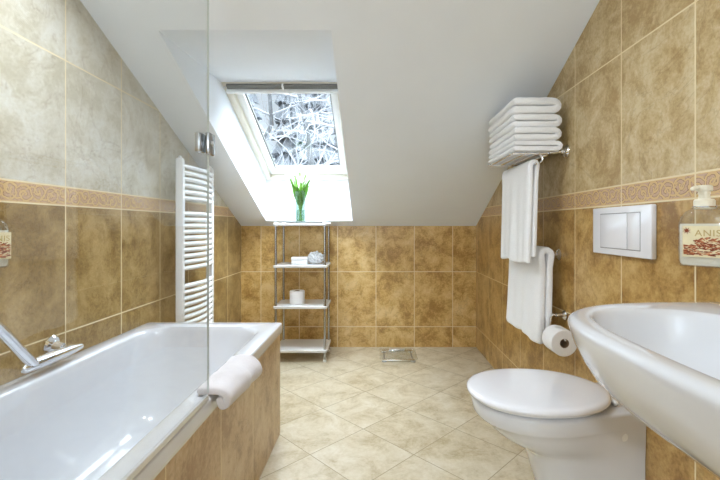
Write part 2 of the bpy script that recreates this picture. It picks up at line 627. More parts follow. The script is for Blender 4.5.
# ------------------------------------------------------------------ lamps, added out of view to light the room
LX, LY, LZ = -.30, -2.1, 1.72
lp = thing('fill_lamp', 'added unseen white glass globe lamp hanging from the flat ceiling behind the viewer', 'lamp', (LX, LY, ZC))
b = BM(); lathe(b, [(.055, -.001), (.055, -.02), (.04, -.03), (.012, -.032), (.010, LZ + .09 - ZC)], at(LX, LY, ZC), 32); obj('canopy', b, M['brushed'], lp)
b = BM(); bmesh.ops.create_uvsphere(b, u_segments=32, v_segments=16, radius=.10); bmesh.ops.translate(b, vec=(LX, LY, LZ), verts=b.verts[:]); obj('globe', b, M['globe'], lp)
ld = bpy.data.lights.new('fill_lamp_light', 'POINT')
ld.shadow_soft_size = .08; ld.energy = LAMP_W; ld.color = (.78, .89, 1.0)
lo = bpy.data.objects.new('fill_lamp_light', ld); COL.objects.link(lo)
lo.parent = lp; lo.location = (0, 0, LZ - ZC)
for k, (dx, lab) in enumerate(((-.66, 'added unseen recessed spot in the roof slope above the bathtub'), (-.18, 'added unseen recessed spot in the roof slope above the middle of the floor'))):
    dy = 1.36
    dn = Vector((0, -SL, -1)).normalized()
    p = Vector((dx, dy, roofz(dy)))
    dl = thing('added_downlight', lab, 'lamp', p, 'added recessed spots')
    b = BM(); lathe(b, [(.040, .001), (.055, .001), (.055, .005), (.042, .008), (.040, .001)], along(p, dn), 32, (False, False)); obj('ring', b, M['brushed'], dl)
    ld = bpy.data.lights.new('added_downlight_bulb', 'AREA')
    ld.shape = 'DISK'; ld.size = .08; ld.energy = SPOT_W[k]; ld.color = (.82, .90, 1.0)
    lo = bpy.data.objects.new('added_downlight_bulb', ld); COL.objects.link(lo)
    lo.parent = dl; lo.location = dn * .004
    lo.rotation_euler = dn.to_track_quat('-Z', 'Y').to_euler()

# ------------------------------------------------------------------ bathtub
RZ = 0.589
BX0, BX1 = XL + .002, -0.486
BY0, BY1 = 0.46, 2.18
tubr = thing('bathtub', 'white built-in bathtub with brown tiled side along the left wall', 'bathtub', ((BX0 + BX1) / 2, (BY0 + BY1) / 2, 0))


def rrect(x0, x1, y0, y1, r, z, n=10):
    pts = []
    for cx, cy, a0 in ((x1 - r, y1 - r, 0), (x0 + r, y1 - r, PI / 2), (x0 + r, y0 + r, PI), (x1 - r, y0 + r, 1.5 * PI)):
        for k in range(n + 1):
            a = a0 + PI / 2 * k / n
            pts.append((cx + r * math.cos(a), cy + r * math.sin(a), z))
    return pts


b = BM()
R = []
R.append(rrect(BX0 + .03, BX1 - .03, BY0 + .02, BY1 - .02, .03, RZ - .055))
R.append(rrect(BX0, BX1, BY0, BY1, .012, RZ - .040))
R.append(rrect(BX0, BX1 + .0, BY0, BY1, .012, RZ - .010))
R.append(rrect(BX0 + .002, BX1 - .002, BY0 + .002, BY1 - .002, .012, RZ - .003))
R.append(rrect(BX0 + .008, BX1 - .008, BY0 + .008, BY1 - .008, .014, RZ))
ix0, ix1, iy0, iy1 = BX0 + .062, BX1 - .075, BY0 + .10, BY1 - .105
for (i, dz, ie, rr) in ((-.012, -.001, 0, .11), (-.004, -.002, 0, .12), (.004, -.007, .004, .125), (.010, -.018, .010, .13), (.014, -.04, .018, .135),
                        (.022, -.10, .05, .14), (.032, -.18, .10, .145), (.046, -.27, .16, .15), (.062, -.335, .21, .15),
                        (.085, -.375, .25, .14), (.12, -.395, .30, .12), (.18, -.402, .38, .09)):
    R.append(rrect(ix0 + i, ix1 - i, iy0 + (i if i < .03 else i * 1.1), iy1 - max(i, ie), rr, RZ + dz))
loft(b, R, (False, True))
tb = obj('tub', b, M['enamel'], tubr, smooth=50)
b = BM()
box(b, (BX1 - .045, BY0 + .0, 0.001), (BX1 - .012, BY1 - .005, RZ - .041))
box(b, (BX0 + .01, BY1 - .04, 0.001), (BX1 - .03, BY1 - .006, RZ - .041))
obj('side_panel', b, M['tile_bath'], tubr, smooth=0)
b = BM()
box(b, (BX1 - .014, BY0, RZ - .054), (BX1 - .004, BY1 - .004, RZ - .040), .002)
obj('edge_strip', b, M['profile'], tubr)
b = BM()
lathe(b, [(.028, 0), (.030, .003), (.024, .006), (.010, .007)], at((BX0 + BX1) / 2, .95, RZ - .402), 24)
obj('drain_plug', b, M['chrome'], tubr)

# bath mixer on the left wall
mx = thing('bath_mixer', 'chrome bath mixer tap on the left wall just above the bathtub rim', 'tap', (XL, 1.47, .65))
b = BM(); tube(b, [(-1.140, 1.345, .636), (-1.140, 1.40, .636), (-1.140, 1.53, .636), (-1.140, 1.59, .634)], [.019, .021, .020, .012], 20, True); obj('body', b, M['chrome'], mx)
b = BM()
lathe(b, [(.033, .001), (.034, .006), (.029, .014), (.016, .018), (.014, .05)], along((XL, 1.525, .662), (1, 0, -.25)), 28)
obj('wall_flange', b, M['chrome'], mx)
b = BM()
tube(b, smooth_path([(-1.140, 1.385, .636), (-1.136, 1.365, .642), (-1.124, 1.32, .680), (-1.106, 1.235, .765), (-1.096, 1.185, .812), (-1.075, 1.13, .845), (-1.02, 1.07, .845), (-.985, 1.035, .815)], 6), .0165, 16, True)
obj('spout', b, M['chrome'], mx)

# glass bath screen standing on the front rim
sc = thing('bath_screen', 'clear frameless glass shower screen standing on the bathtub rim', 'shower screen', (BX1, .85, RZ))
GX = -.486 - .004
b = BM(); box(b, (GX - .003, .30, RZ + .016), (GX + .003, 1.21, 2.02), .0008, 1); obj('glass_panel', b, M['glass'], sc, smooth=0)
b = BM(); box(b, (GX - .0031, 1.2101, RZ + .018), (GX + .0031, 1.2109, 2.02), 0); obj('edge_seal', b, M['seal'], sc, smooth=0)
b = BM(); box(b, (GX - .0045, .47, RZ + .0005), (GX + .0045, 1.205, RZ + .016), .0015); obj('bottom_profile', b, M['profile'], sc)
b = BM()
box(b, (GX + .003, 1.180, 1.308), (GX + .016, 1.226, 1.372), .005)
box(b, (GX - .022, 1.165, 1.312), (GX - .003, 1.205, 1.368), .005)
box(b, (GX - .006, 1.212, 1.322), (GX + .008, 1.226, 1.358), .003)
hg = obj('clamp', b, M['post'], sc)
b = BM(); lathe(b, [(.008, 0), (.008, .003), (.005, .004)], along((GX + .0158, 1.20, 1.34), (1, 0, 0)), 16); obj('clamp_screw', b, M['brushed'], hg)

# towel radiator
rx = -1.120
ra = thing('towel_radiator', 'white ladder towel radiator on the left wall beyond the bathtub', 'radiator', (rx, 2.58, .45))
RY0, RY1 = 2.37, 2.80
for yy in (RY0, RY1):
    b = BM(); box(b, (rx - .022, yy - .017, .42), (rx + .022, yy + .017, 1.492), .008, 3)
    lathe(b, [(.010, 0), (.010, .012), (.006, .016)], at(rx, yy, 1.49), 14)
    obj('post', b, M['rad'], ra)
zs = [1.447 - .037 * k for k in range(6)] + [1.172 - .0355 * k for k in range(10)] + [.748 - .0365 * k for k in range(9)]
for z in zs:
    pts = []
    for k in range(13):
        t = k / 12
        pts.append((rx + .008 + .034 * math.sin(PI * t), RY0 + (RY1 - RY0) * t, z))
    b = BM(); tube(b, pts, .0135, 10); obj('rung', b, M['rad'], ra)
for yy in (RY0, RY1):
    for z in (.50,):
        b = BM(); tube(b, [(XL + .001, yy, z), (rx - .018, yy, z)], .008, 12); obj('wall_bracket', b, M['rad'], ra)

# ------------------------------------------------------------------ washbasin
SZ, SY = .900, .66
SA, SB = .44, .522
wb = thing('washbasin', 'large glossy white washbasin on the right wall in the foreground', 'washbasin', (XR, SY, .66))
ANG = [2 * PI * k / 96 for k in range(96)]
BC = (.66, SY)


def polar(inside, z, cx=BC[0], cy=BC[1]):
    pts = []
    for a in ANG:
        lo_, hi_ = 0.0, 1.2
        for _ in range(36):
            m = (lo_ + hi_) / 2
            if inside(cx + m * math.cos(a), cy + m * math.sin(a)):
                lo_ = m
            else:
                hi_ = m
        pts.append((cx + lo_ * math.cos(a), cy + lo_ * math.sin(a), z))
    return pts


def dshape(s, sw=0.0, n=3.3):
    a, bb, xw = SA - s, SB - s, XR - .001 - sw
    return lambda x, y: x < xw and (max(0, XR - x) / bb) ** n + (abs(y - SY) / a) ** n < 1


def basin(s, dx=0.0):
    return lambda x, y: (abs(x - .630 - dx) / (.180 - s)) ** 3.0 + (abs(y - SY) / (.332 - s)) ** 3.0 < 1


rings = []
for z, s in ((.690, .215), (.693, .185), (.706, .145), (.726, .108), (.750, .072), (.778, .045), (.812, .025), (.845, .010), (.872, .003), (.884, .0)):
    rings.append(polar(dshape(s), z))
rings += [polar(dshape(.0012), .890), polar(dshape(.005), .895), polar(dshape(.012), .8990), polar(dshape(.020, .004), SZ)]
for s, z in ((-.008, SZ - .0005), (-.003, SZ - .002), (.002, SZ - .007), (.006, SZ - .016), (.012, SZ - .04), (.024, SZ - .075), (.045, SZ - .105), (.075, SZ - .125), (.11, SZ - .136), (.15, SZ - .142)):
    rings.append(polar(basin(s, .004), z, .629))
b = BM(); loft(b, rings); obj('basin', b, M['ceramic'], wb, smooth=60)
b = BM(); lathe(b, [(.030, 0), (.032, .003), (.026, .006), (.008, .005)], at(.629, SY, SZ - .142), 24); obj('drain', b, M['chrome'], wb)
b = BM()
tube(b, smooth_path([(.70, SY, .700), (.70, SY, .56), (.72, SY, .52), (.78, SY, .51), (XR - .002, SY, .51)], 5), .019, 16)
obj('trap_pipe', b, M['chrome'], wb)
tp = thing('basin_tap', 'chrome mixer tap at the back of the white washbasin', 'tap', (.865, SY, SZ))
b = BM(); tube(b, smooth_path([(.865, SY, SZ), (.865, SY, SZ + .07), (.845, SY, SZ + .10), (.79, SY, SZ + .11), (.745, SY, SZ + .095)], 6), [.022] * 7 + [.018] * 18, 18, True); obj('spout', b, M['chrome'], tp)
b = BM(); box(b, (.83, SY - .009, SZ + .115), (.93 - .02, SY + .009, SZ + .128), .004); obj('lever', b, M['chrome'], tp)

# ------------------------------------------------------------------ toilet
TY = 1.530
to = thing('toilet', 'white wall-hung toilet with its oval lid closed on the right wall', 'toilet', (XR, TY, .10))


def bowl(xf, xm, hw, hwb, z, n=2.15, xb=XR - .002, N=25, M_=10):
    pts = []
    for k in range(N):
        a = -PI / 2 + PI * k / (N - 1)
        c, s = math.cos(a), math.sin(a)
        pts.append((xm - (xm - xf) * abs(c) ** (2 / n), TY + hw * math.copysign(abs(s) ** (2 / n), s), z))
    for k in range(1, M_ + 1):
        t = k / M_
        q = t * t * (3 - 2 * t)
        pts.append((xm + (xb - xm) * t, TY + hw + (hwb - hw) * q, z))
    for k in range(M_, 0, -1):
        t = k / M_
        q = t * t * (3 - 2 * t)
        pts.append((xm + (xb - xm) * t, TY - hw - (hwb - hw) * q, z))
    return pts


b = BM()
rings = [bowl(.655, .75, .110, .130, .10), bowl(.625, .74, .116, .131, .105), bowl(.605, .73, .122, .132, .14), bowl(.582, .70, .126, .132, .22),
         bowl(.562, .68, .128, .132, .275), bowl(.548, .665, .131, .132, .295), bowl(.520, .65, .140, .133, .312), bowl(.480, .63, .158, .134, .332),
         bowl(.440, .61, .177, .135, .358), bowl(.412, .60, .189, .136, .385), bowl(.392, .60, .195, .136, .405),
         bowl(.380, .60, .199, .137, .409), bowl(.373, .60, .202, .137, .417), bowl(.368, .60, .203, .137, .455), bowl(.372, .60, .200, .135, .463), bowl(.382, .60, .19, .128, .467)]
loft(b, rings)
obj('bowl', b, M['ceramic'], to, smooth=60)


def lidring(i, z, fx=.351, bx=.862, hw=.207):
    pts = []
    for k in range(72):
        a = 2 * PI * k / 72
        c, s = math.cos(a), math.sin(a)
        if c < 0:
            x = .585 + (.585 - fx - i) * -abs(c) ** (2 / 2.1)
            y = (hw - i) * math.copysign(abs(s) ** (2 / 2.1), s)
        else:
            x = .585 + (bx - .585 - i) * abs(c) ** (2 / 2.5)
            y = (hw - i) * math.copysign(abs(s) ** (2 / 1.75), s)
        pts.append((x, TY + y, z))
    return pts


b = BM(); loft(b, [lidring(.026, .468), lidring(.020, .469), lidring(.018, .473), lidring(.020, .4785), lidring(.03, .479)]); obj('seat', b, M['plastic'], to, smooth=50)
b = BM(); loft(b, [lidring(.010, .4805), lidring(.002, .482), lidring(.0, .487), lidring(.001, .493), lidring(.006, .4985), lidring(.014, .5015), lidring(.03, .5035), lidring(.07, .5055), lidring(.12, .5065), lidring(.18, .507)])
obj('lid', b, M['lid'], to, smooth=60)
for sy in (-.07, .07):
    b = BM(); tube(b, [(.848, TY + sy - .02, .478), (.848, TY + sy + .02, .478)], .010, 14, True); obj('hinge', b, M['plastic'], to)
b = BM(); lathe(b, [(.018, 0), (.018, .005), (.014, .010), (.005, .012)], along((.845, TY - .134, .385), (0, -1, 0)), 20); obj('bolt_cap', b, M['plastic'], to)

# flush plate
FY0, FY1 = 1.342, 1.70
fz0, fz1 = .990, 1.172
fp = thing('flush_plate', 'white dual flush plate on the right wall above the toilet', 'flush plate', (XR, (FY0 + FY1) / 2, fz0))
b = BM(); box(b, (XR - .020, FY0, fz0), (XR - .0005, FY1, fz1), .004, 3); obj('plate', b, M['lid'], fp)
b = BM(); box(b, (XR - .0206, 1.3955, fz0 + .0235), (XR - .018, 1.6425, fz1 - .0235), .0); obj('button_frame', b, M['seam'], fp)
b = BM(); box(b, (XR - .0225, 1.470, fz0 + .026), (XR - .018, 1.640, fz1 - .026), .002); obj('button', b, M['lid'], fp)
b = BM(); box(b, (XR - .0225, 1.398, fz0 + .026), (XR - .018, 1.466, fz1 - .026), .002); obj('button', b, M['lid'], fp)

# ------------------------------------------------------------------ towel rack with its towels
rk = thing('towel_rack', 'chrome hotel towel rack high on the right wall', 'towel rack', (XR, 2.14, 1.45))
RKZ = 1.447
ry0, ry1 = 1.965, 2.335
for yy in (ry0, ry1):
    b = BM(); lathe(b, [(.030, .001), (.031, .006), (.024, .014), (.012, .020), (.011, .03)], along((XR, yy, RKZ + .01), (-1, 0, 0)), 24); obj('wall_mount', b, M['chrome'], rk)
    b = BM(); tube(b, [(XR - .01, yy, RKZ + .01), (.80, yy, RKZ), (.655, yy, RKZ)], .008, 12, True); obj('arm', b, M['chrome'], rk)
    b = BM(); tube(b, smooth_path([(.792, yy, RKZ), (.806, yy, RKZ - .018), (.806, yy, RKZ - .034), (.790, yy, RKZ - .048), (.768, yy, RKZ - .052)], 5), .006, 10, True); obj('hook', b, M['chrome'], rk)
for xx in (.662, .72, .78, .84):
    b = BM(); tube(b, [(xx, 1.945, RKZ), (xx, 2.355, RKZ)], .0065, 10, True); obj('shelf_rod', b, M['chrome'], rk)
HBX, HBZ = .766, RKZ - .052
b = BM(); tube(b, [(HBX, 1.945, HBZ), (HBX, 2.375, HBZ)], .007, 10, True); obj('hanging_rod', b, M['chrome'], rk)


def strip_sweep(bm, path_fn, th, stations, npath=40, edge=0.5):
    """Sweep a thick strip whose 2D (x, z) centre line varies along y."""
    rings = []
    n = len(stations)
    for i, y in enumerate(stations):
        k = 1.0
        if i in (0, n - 1):
            k = edge
        elif i in (1, n - 2):
            k = 0.88
        P = resample(path_fn(y), npath)
        rings.append([(p.x, y, p.y) for p in outline(P, th * k)])
    loft(bm, rings)


def stations(y0, y1, n, e=.006):
    return [y0, y0 + e * .5, y0 + e * 1.5] + [y0 + 2 * e + (y1 - y0 - 4 * e) * k / n for k in range(n + 1)] + [y1 - e * 1.5, y1 - e * .5, y1]


STACK = ('lowest and flattest folded white towel lying directly on the towel rack', 'second folded white towel from the bottom of the rack stack',
         'second folded white towel from the top of the rack stack', 'topmost folded white towel of the stack on the towel rack')
zz = RKZ + .0075
rnd = random.Random(4)
for i, hgt in enumerate((.050, .063, .063, .076)):
    t = hgt / 2 - .0015
    y0, y1 = 1.935 + rnd.uniform(-.006, .006), 2.362 + rnd.uniform(-.008, .008)
    xl = .656 + rnd.uniform(-.004, .004)
    xr = .889 - rnd.uniform(0, .012)
    z0 = zz

    def folded(y, z0=z0, t=t, xl=xl, xr=xr, i=i, hgt=hgt):
        w1 = .0018 * math.sin(y * 31 + i * 2)
        w2 = .0016 * math.sin(y * 23 + i * 5)
        zl, zu = z0 + t / 2, z0 + hgt - t / 2
        p = [(xl + t / 2 + w1, zl)]
        for k in range(1, 6):
            p.append((xl + (xr - t - xl) * k / 6, zl + .0012 * math.sin(k * 2 + i)))
        cxx, czz, rr = xr - t, (zl + zu) / 2, (zu - zl) / 2
        for k in range(9):
            a = -PI / 2 + PI * k / 8
            p.append((cxx + rr * math.cos(a) + .5 * (t - rr) * math.cos(a), czz + rr * math.sin(a)))
        for k in range(5, 0, -1):
            p.append((xl + (xr - t - xl) * k / 6, zu + .0012 * math.sin(k * 3 + i * 2)))
        p.append((xl + t / 2 + w2 + .003, zu))
        return p
    b = BM()
    strip_sweep(b, folded, t, stations(y0, y1, 22), 48, .75)
    tw = obj('folded_towel', b, M['towel'], None, (.79, 2.15, z0), smooth=60)
    tag(tw, STACK[i], 'towel', 'folded towels on the rack')
    zz += hgt + .0006


def hung(x0, zt, zf, zb, r, rp, pleats, flare):
    """Centre line of a towel hung over a rail at (x0, zt); the two flaps close together below the rail."""
    def fn(y):
        p = []
        for s_ in range(14):
            t = 1 - s_ / 13
            q = r - (r - rp) * min(1, t * 7)
            p.append((x0 - q - flare * t - pleats(y) * t, zt - (zt - zf(y)) * t))
        for k in range(1, 8):
            a = PI - PI * k / 8
            p.append((x0 + r * math.cos(a), zt + r * math.sin(a)))
        for s_ in range(14):
            t = s_ / 13
            q = r - (r - rp) * min(1, t * 7)
            p.append((x0 + q - flare * .9 * t - pleats(y) * .9 * t, zt - (zt - zb(y)) * t))
        return p
    return fn


b = BM()
fn = hung(HBX, HBZ - .001, lambda y: .925 + .006 * math.sin(y * 23), lambda y: .955 + .004 * math.sin(y * 17), .0165, .0125,
          lambda y: .006 * math.sin(y * 29 + .5) + .004 * math.sin(y * 61), .010)
strip_sweep(b, fn, .0205, stations(1.955, 2.375, 44), 60)
tag(obj('hanging_towel', b, M['towel'], None, (HBX, 2.16, 1.16), smooth=60), 'upper hanging white towel draped over the rod beneath the towel rack', 'towel', 'hanging towels')

# lower rail and its towel
LRX, LRZ = .842, .958
lr = thing('towel_rail', 'chrome towel rail low on the right wall under the towel rack', 'towel rail', (XR, 2.2, LRZ))
for yy in (2.045, 2.47):
    b = BM(); lathe(b, [(.027, .001), (.028, .006), (.022, .012), (.012, .018), (.011, XR - LRX + .004)], along((XR, yy, LRZ), (-1, 0, 0)), 24); obj('wall_mount', b, M['chrome'], lr)
b = BM(); tube(b, [(LRX, 2.03, LRZ), (LRX, 2.485, LRZ)], .0075, 12, True); obj('rail', b, M['chrome'], lr)
b = BM()
fn = hung(LRX, LRZ + .0, lambda y: .545 + .05 * max(0, (y - 2.2)) + .008 * math.sin(y * 21), lambda y: .552 + .012 * math.sin(y * 15), .025, .0175,
          lambda y: .009 * math.sin(y * 24 + 1.0) + .005 * math.sin(y * 53), .022)
strip_sweep(b, fn, .031, stations(1.995, 2.455, 44), 60)
tag(obj('hanging_towel', b, M['towel'], None, (LRX, 2.22, .77), smooth=60), 'lower hanging white towel on the rail beside the paper holder', 'towel', 'hanging towels')

# toilet paper holder and its roll
ph = thing('paper_holder', 'chrome toilet paper holder on the right wall behind the toilet', 'paper holder', (XR, 1.9, .66))
b = BM(); lathe(b, [(.022, .001), (.023, .005), (.018, .012), (.010, .016), (.009, .045)], along((XR, 1.985, .668), (-1, 0, 0)), 22); obj('wall_mount', b, M['chrome'], ph)
PRX, PRZ = .856, .582
b = BM(); tube(b, smooth_path([(XR - .045, 1.985, .668), (PRX + .012, 1.985, .672), (PRX, 1.985, .655), (PRX, 1.985, .61), (PRX, 1.985, PRZ + .012), (PRX, 1.965, PRZ + .006), (PRX, 1.90, PRZ + .006), (PRX, 1.835, PRZ + .006)], 5), .005, 10, True)
obj('arm', b, M['chrome'], ph)


def paper_roll(label, mtx, r, h, flap, group, name='toilet_roll'):
    root = thing(name, label, 'toilet roll', mtx.to_translation(), group)
    bm = BM()
    lathe(bm, [(.021, 0), (r - .003, 0), (r, .003), (r, h - .003), (r - .003, h), (.021, h), (.021, 0)], mtx, 48, (False, False))
    obj('paper', bm, M['paper'], root, smooth=40)
    bm = BM()
    lathe(bm, [(.0195, .0005), (.0208, .0005), (.0208, h - .0005), (.0195, h - .0005), (.0195, .0005)], mtx, 32, (False, False))
    obj('core', bm, M['card'], root, smooth=40)
    if flap:
        bm = BM()
        rings_ = []
        for k in range(12):
            a = 2.6 - .11 * k * 1.15
            rr = r + .0012 + .00005 * k + (.006 * max(0, k - 7) / 4)
            x, y = rr * math.cos(a), rr * math.sin(a)
            sh = max(0, k - 4) / 7
            rings_.append([mtx @ Vector((x, y, .002 + h * .45 * sh)), mtx @ Vector((x, y, h - .002 - h * .42 * sh)),
                           mtx @ Vector((x * 1.008, y * 1.008, h - .002 - h * .42 * sh)), mtx @ Vector((x * 1.008, y * 1.008, .002 + h * .45 * sh))])
        loft(bm, rings_)
        obj('paper_flap', bm, M['paper'], root, smooth=40)
    return root


paper_roll('toilet roll hanging on the wall holder beside the toilet', along((PRX, 1.842, PRZ - .010), (0, 1, 0)), .060, .105, True, None)

# ------------------------------------------------------------------ shelf unit
QX0, QX1, QY0, QY1 = -.795, -.398, 3.317, 3.606
su = thing('shelf_unit', 'narrow white shelf unit with slim metal posts against the back wall', 'shelf unit', ((QX0 + QX1) / 2, (QY0 + QY1) / 2, 0))
SHZ = (.100, .452, .782, 1.122)
for xx in (QX0, QX1):
    for yy in (QY0, QY1):
        b = BM(); tube(b, [(xx, yy, .012), (xx, yy, 1.118)], .0105, 14); pst = obj('post', b, M['post'], su)
        b = BM(); lathe(b, [(.012, .0005), (.014, .003), (.014, .014), (.011, .018)], at(xx, yy, 0), 16); obj('foot', b, M['plastic'], pst)
        b = BM(); lathe(b, [(.017, 1.098), (.018, 1.102), (.018, 1.124), (.014, 1.131), (.006, 1.133)], at(xx, yy, 0), 18); obj('post_cap', b, M['plastic'], pst)
for z in SHZ:
    b = BM()
    loft(b, [rrect(QX0 - .018, QX1 + .018, QY0 - .018, QY1 + .018, .02, z - .020, 5), rrect(QX0 - .020, QX1 + .020, QY0 - .020, QY1 + .020, .022, z - .017, 5),
             rrect(QX0 - .020, QX1 + .020, QY0 - .020, QY1 + .020, .022, z - .002, 5), rrect(QX0 - .018, QX1 + .018, QY0 - .018, QY1 + .018, .02, z, 5)])
    obj('shelf', b, M['plastic'], su)

paper_roll('spare toilet roll standing upright on the middle shelf', at(-.642, 3.43, SHZ[1] + .0005), .062, .108, False, None)

bx = thing('small_box', 'small white lidded box on the second shelf from the top', 'box', (-.615, 3.42, SHZ[2]))
b = BM(); box(b, (-.680, 3.375, SHZ[2] + .0005), (-.550, 3.465, SHZ[2] + .034), .004, 3); obj('body', b, M['plastic'], bx)
b = BM(); box(b, (-.683, 3.372, SHZ[2] + .035), (-.547, 3.468, SHZ[2] + .062), .006, 3); obj('lid', b, M['plastic'], bx)

# bath puff: a ball of ruffled white netting
b = BM()
bmesh.ops.create_icosphere(b, subdivisions=5, radius=1.0)
PC = Vector((-.492, 3.46, SHZ[2] + .048))
for v in b.verts:
    d = v.co.normalized()
    r = .050 + .009 * math.sin(9 * d.x + 4 * noise.noise(d * 3)) * math.sin(8 * d.y + 5 * noise.noise(d * 2.5 + Vector((3, 1, 2)))) + .016 * noise.noise(d * 5)
    q = Vector((d.x * r * 1.2, d.y * r, d.z * r))
    q.z = max(q.z, -.047)
    v.co = PC + q
tag(obj('bath_puff', b, M['puff'], None, tuple(PC), smooth=80), 'crumpled white netting bath puff beside the small box on the shelf', 'bath puff')

# vase and tulips
VX, VY, VZ = -.617, 3.44, SHZ[3] + .001
va = thing('vase', 'tall clear glass vase holding tulips on top of the shelf unit', 'vase', (VX, VY, VZ))
b = BM()
lathe(b, [(.0, .0), (.036, .0), (.038, .003), (.0385, .02), (.0395, .10), (.0425, .20), (.046, .268), (.0455, .270), (.0440, .268), (.0405, .20), (.0375, .10), (.0360, .022), (.033, .018), (.0, .018)][1:-1], at(VX, VY, VZ), 36)
obj('glass_body', b, M['vase'], va, smooth=60)
b = BM(); lathe(b, [(.0345, .0195), (.0355, .03), (.0362, .112), (.001, .1121)], at(VX, VY, VZ), 30)
obj('water', b, M['vase'], va, smooth=60)
TUL = ('white tulip leaning furthest left out of the glass vase', 'white tulip second from the left in the glass vase', 'tallest white tulip in the middle of the glass vase',
       'white tulip nearest the window at the back of the vase', 'white tulip second from the right in the glass vase', 'white tulip leaning furthest right out of the glass vase',
       'shortest white tulip at the front rim of the glass vase')
for i, (dx, dy, hh) in enumerate(((-.085, .00, .385), (-.045, -.01, .405), (-.005, .005, .435), (.012, .05, .415), (.045, -.005, .415), (.078, .01, .375), (.018, -.055, .345))):
    bx_, by_ = -dx * .18, -dy * .18
    p = [(VX + bx_, VY + by_, VZ + .022), (VX + dx * .10, VY + dy * .1, VZ + .13), (VX + dx * .34, VY + dy * .34, VZ + .25), (VX + dx * .75, VY + dy * .75, VZ + hh - .05), (VX + dx, VY + dy, VZ + hh - .012)]
    sp = smooth_path(p, 6)
    root = thing('tulip', TUL[i], 'tulip', p[0], 'tulips in the vase')
    b = BM(); tube(b, sp, .0055, 8, True); obj('stem', b, M['stem'], root)
    top = sp[-1]
    ax = (sp[-1] - sp[-4]).normalized()
    b = BM()
    for k in range(6):
        a = 2 * PI * k / 6 + i
        rot = along(top, ax) @ Matrix.Rotation(a, 4, 'Z')
        rr = []
        inner = .0 if k % 2 else .003
        for s in range(9):
            t = s / 8
            rad = .020 * math.sin(min(1, .18 + t * 1.1) * PI * .62) * (1 - .28 * max(0, t - .55) / .45) - inner + .001
            wd = .017 * math.sin(PI * min(1, .12 + t * .83)) ** .7
            rr.append([rot @ Vector((rad * math.cos(q), 1.0 * wd * q / .9 * 1.0, .050 * t)) for q in (-.9, -.45, 0, .45, .9)])
        vr = [[b.verts.new(x) for x in row] for row in rr]
        for r0, r1 in zip(vr, vr[1:]):
            for q in range(4):
                b.faces.new((r0[q], r0[q + 1], r1[q + 1], r1[q]))
    bl = obj('bloom', b, M['petal'], root, smooth=80)
    md = bl.modifiers.new('thick', 'SOLIDIFY'); md.thickness = .0012
    for side in (-1, 1):
        b = BM()
        a0 = math.atan2(dy, dx + .001) + side * 1.0
        base = Vector(p[1]).lerp(Vector(p[2]), .2)
        vr = []
        out = Vector((math.cos(a0), math.sin(a0), 0))
        sd = Vector((-out.y, out.x, 0))
        LL = .20 + .03 * math.sin(i * 3 + side)
        for s in range(11):
            t = s / 10
            c = base + Vector((dx * .5, dy * .5, 0)) * t + out * (.004 + .040 * t * t) + Vector((0, 0, LL * (t - .10 * t ** 3)))
            wd = .021 * math.sin(PI * (.1 + .9 * t) ** .9) + .0008
            vr.append([b.verts.new(c + sd * wd * q + out * (-.006 * (1 - abs(q)))) for q in (-1, -.5, 0, .5, 1)])
        for r0, r1 in zip(vr, vr[1:]):
            for q in range(4):
                b.faces.new((r0[q], r0[q + 1], r1[q + 1], r1[q]))
        lf = obj('leaf', b, M['leaf'], root, smooth=80)
        md = lf.modifiers.new('thick', 'SOLIDIFY'); md.thickness = .001

# ------------------------------------------------------------------ bathroom scale
bs = thing('bathroom_scale', 'glass bathroom scale with chrome bars on the floor at the back wall', 'scale', (.20, 3.45, 0))
b = BM(); loft(b, [rrect(.045, .355, 3.30, 3.60, .02, .020, 5), rrect(.045, .355, 3.30, 3.60, .02, .028, 5)]); obj('glass_plate', b, M['glass'], bs, smooth=30)
for yy in (3.325, 3.572):
    b = BM(); box(b, (.07, yy - .012, .006), (.33, yy + .012, .0195), .004); obj('bar', b, M['chrome'], bs)
for xx in (.085, .315):
    b = BM(); tube(b, [(xx, 3.33, .013), (xx, 3.57, .013)], .005, 10); obj('cross_rod', b, M['darkgrey'], bs)
    for yy in (3.325, 3.572):
        b = BM(); lathe(b, [(.020, .0005), (.022, .003), (.021, .009), (.012, .012)], at(xx, yy, 0), 20); obj('foot', b, M['brushed'], bs)
b = BM(); box(b, (.13, 3.545, .0285), (.27, 3.59, .036), .003); obj('display', b, M['brushed'], bs)

# ------------------------------------------------------------------ towel over the bathtub rim
b = BM()


def saddle(y):
    s = (y - 1.225) / .30
    wv = .004 * math.sin(y * 34) + .003 * math.sin(y * 71 + 1)
    d = .016 * (s - .5)
    p = [(-.522, .6035 + wv * .3), (-.517, .604), (-.51, .604 + wv * .5), (-.485, .6065 + wv), (-.462, .603 + wv), (-.446 + d * .3, .592), (-.438 + d * .5, .577), (-.436 + d, .562 - .008 * s),
         (-.441 + d, .551 - .01 * s), (-.452 + d * .7, .549 - .01 * s), (-.460, .558 - .006 * s), (-.463, .568)]
    out = []
    for a, c in p:
        k = max(0.0, 1 - abs(a + .445) / .05)
        dip = .011 * math.exp(-((s - .74) / .09) ** 2) - .006 * math.exp(-((s - .52) / .12) ** 2)
        out.append((a - dip * k, c + .010 * max(0.0, (.60 - c) / .05) - dip * .6 * k))
    p = out
    return [(q.x, q.y) for q in smooth_path([(a, c, 0) for a, c in p], 3)]


strip_sweep(b, saddle, .025, stations(1.228, 1.535, 24, .008), 60, .6)
tag(obj('draped_towel', b, M['bathmat'], None, (-.48, 1.38, .60), smooth=70), 'folded off-white towel draped over the bathtub rim beyond the glass screen', 'towel')


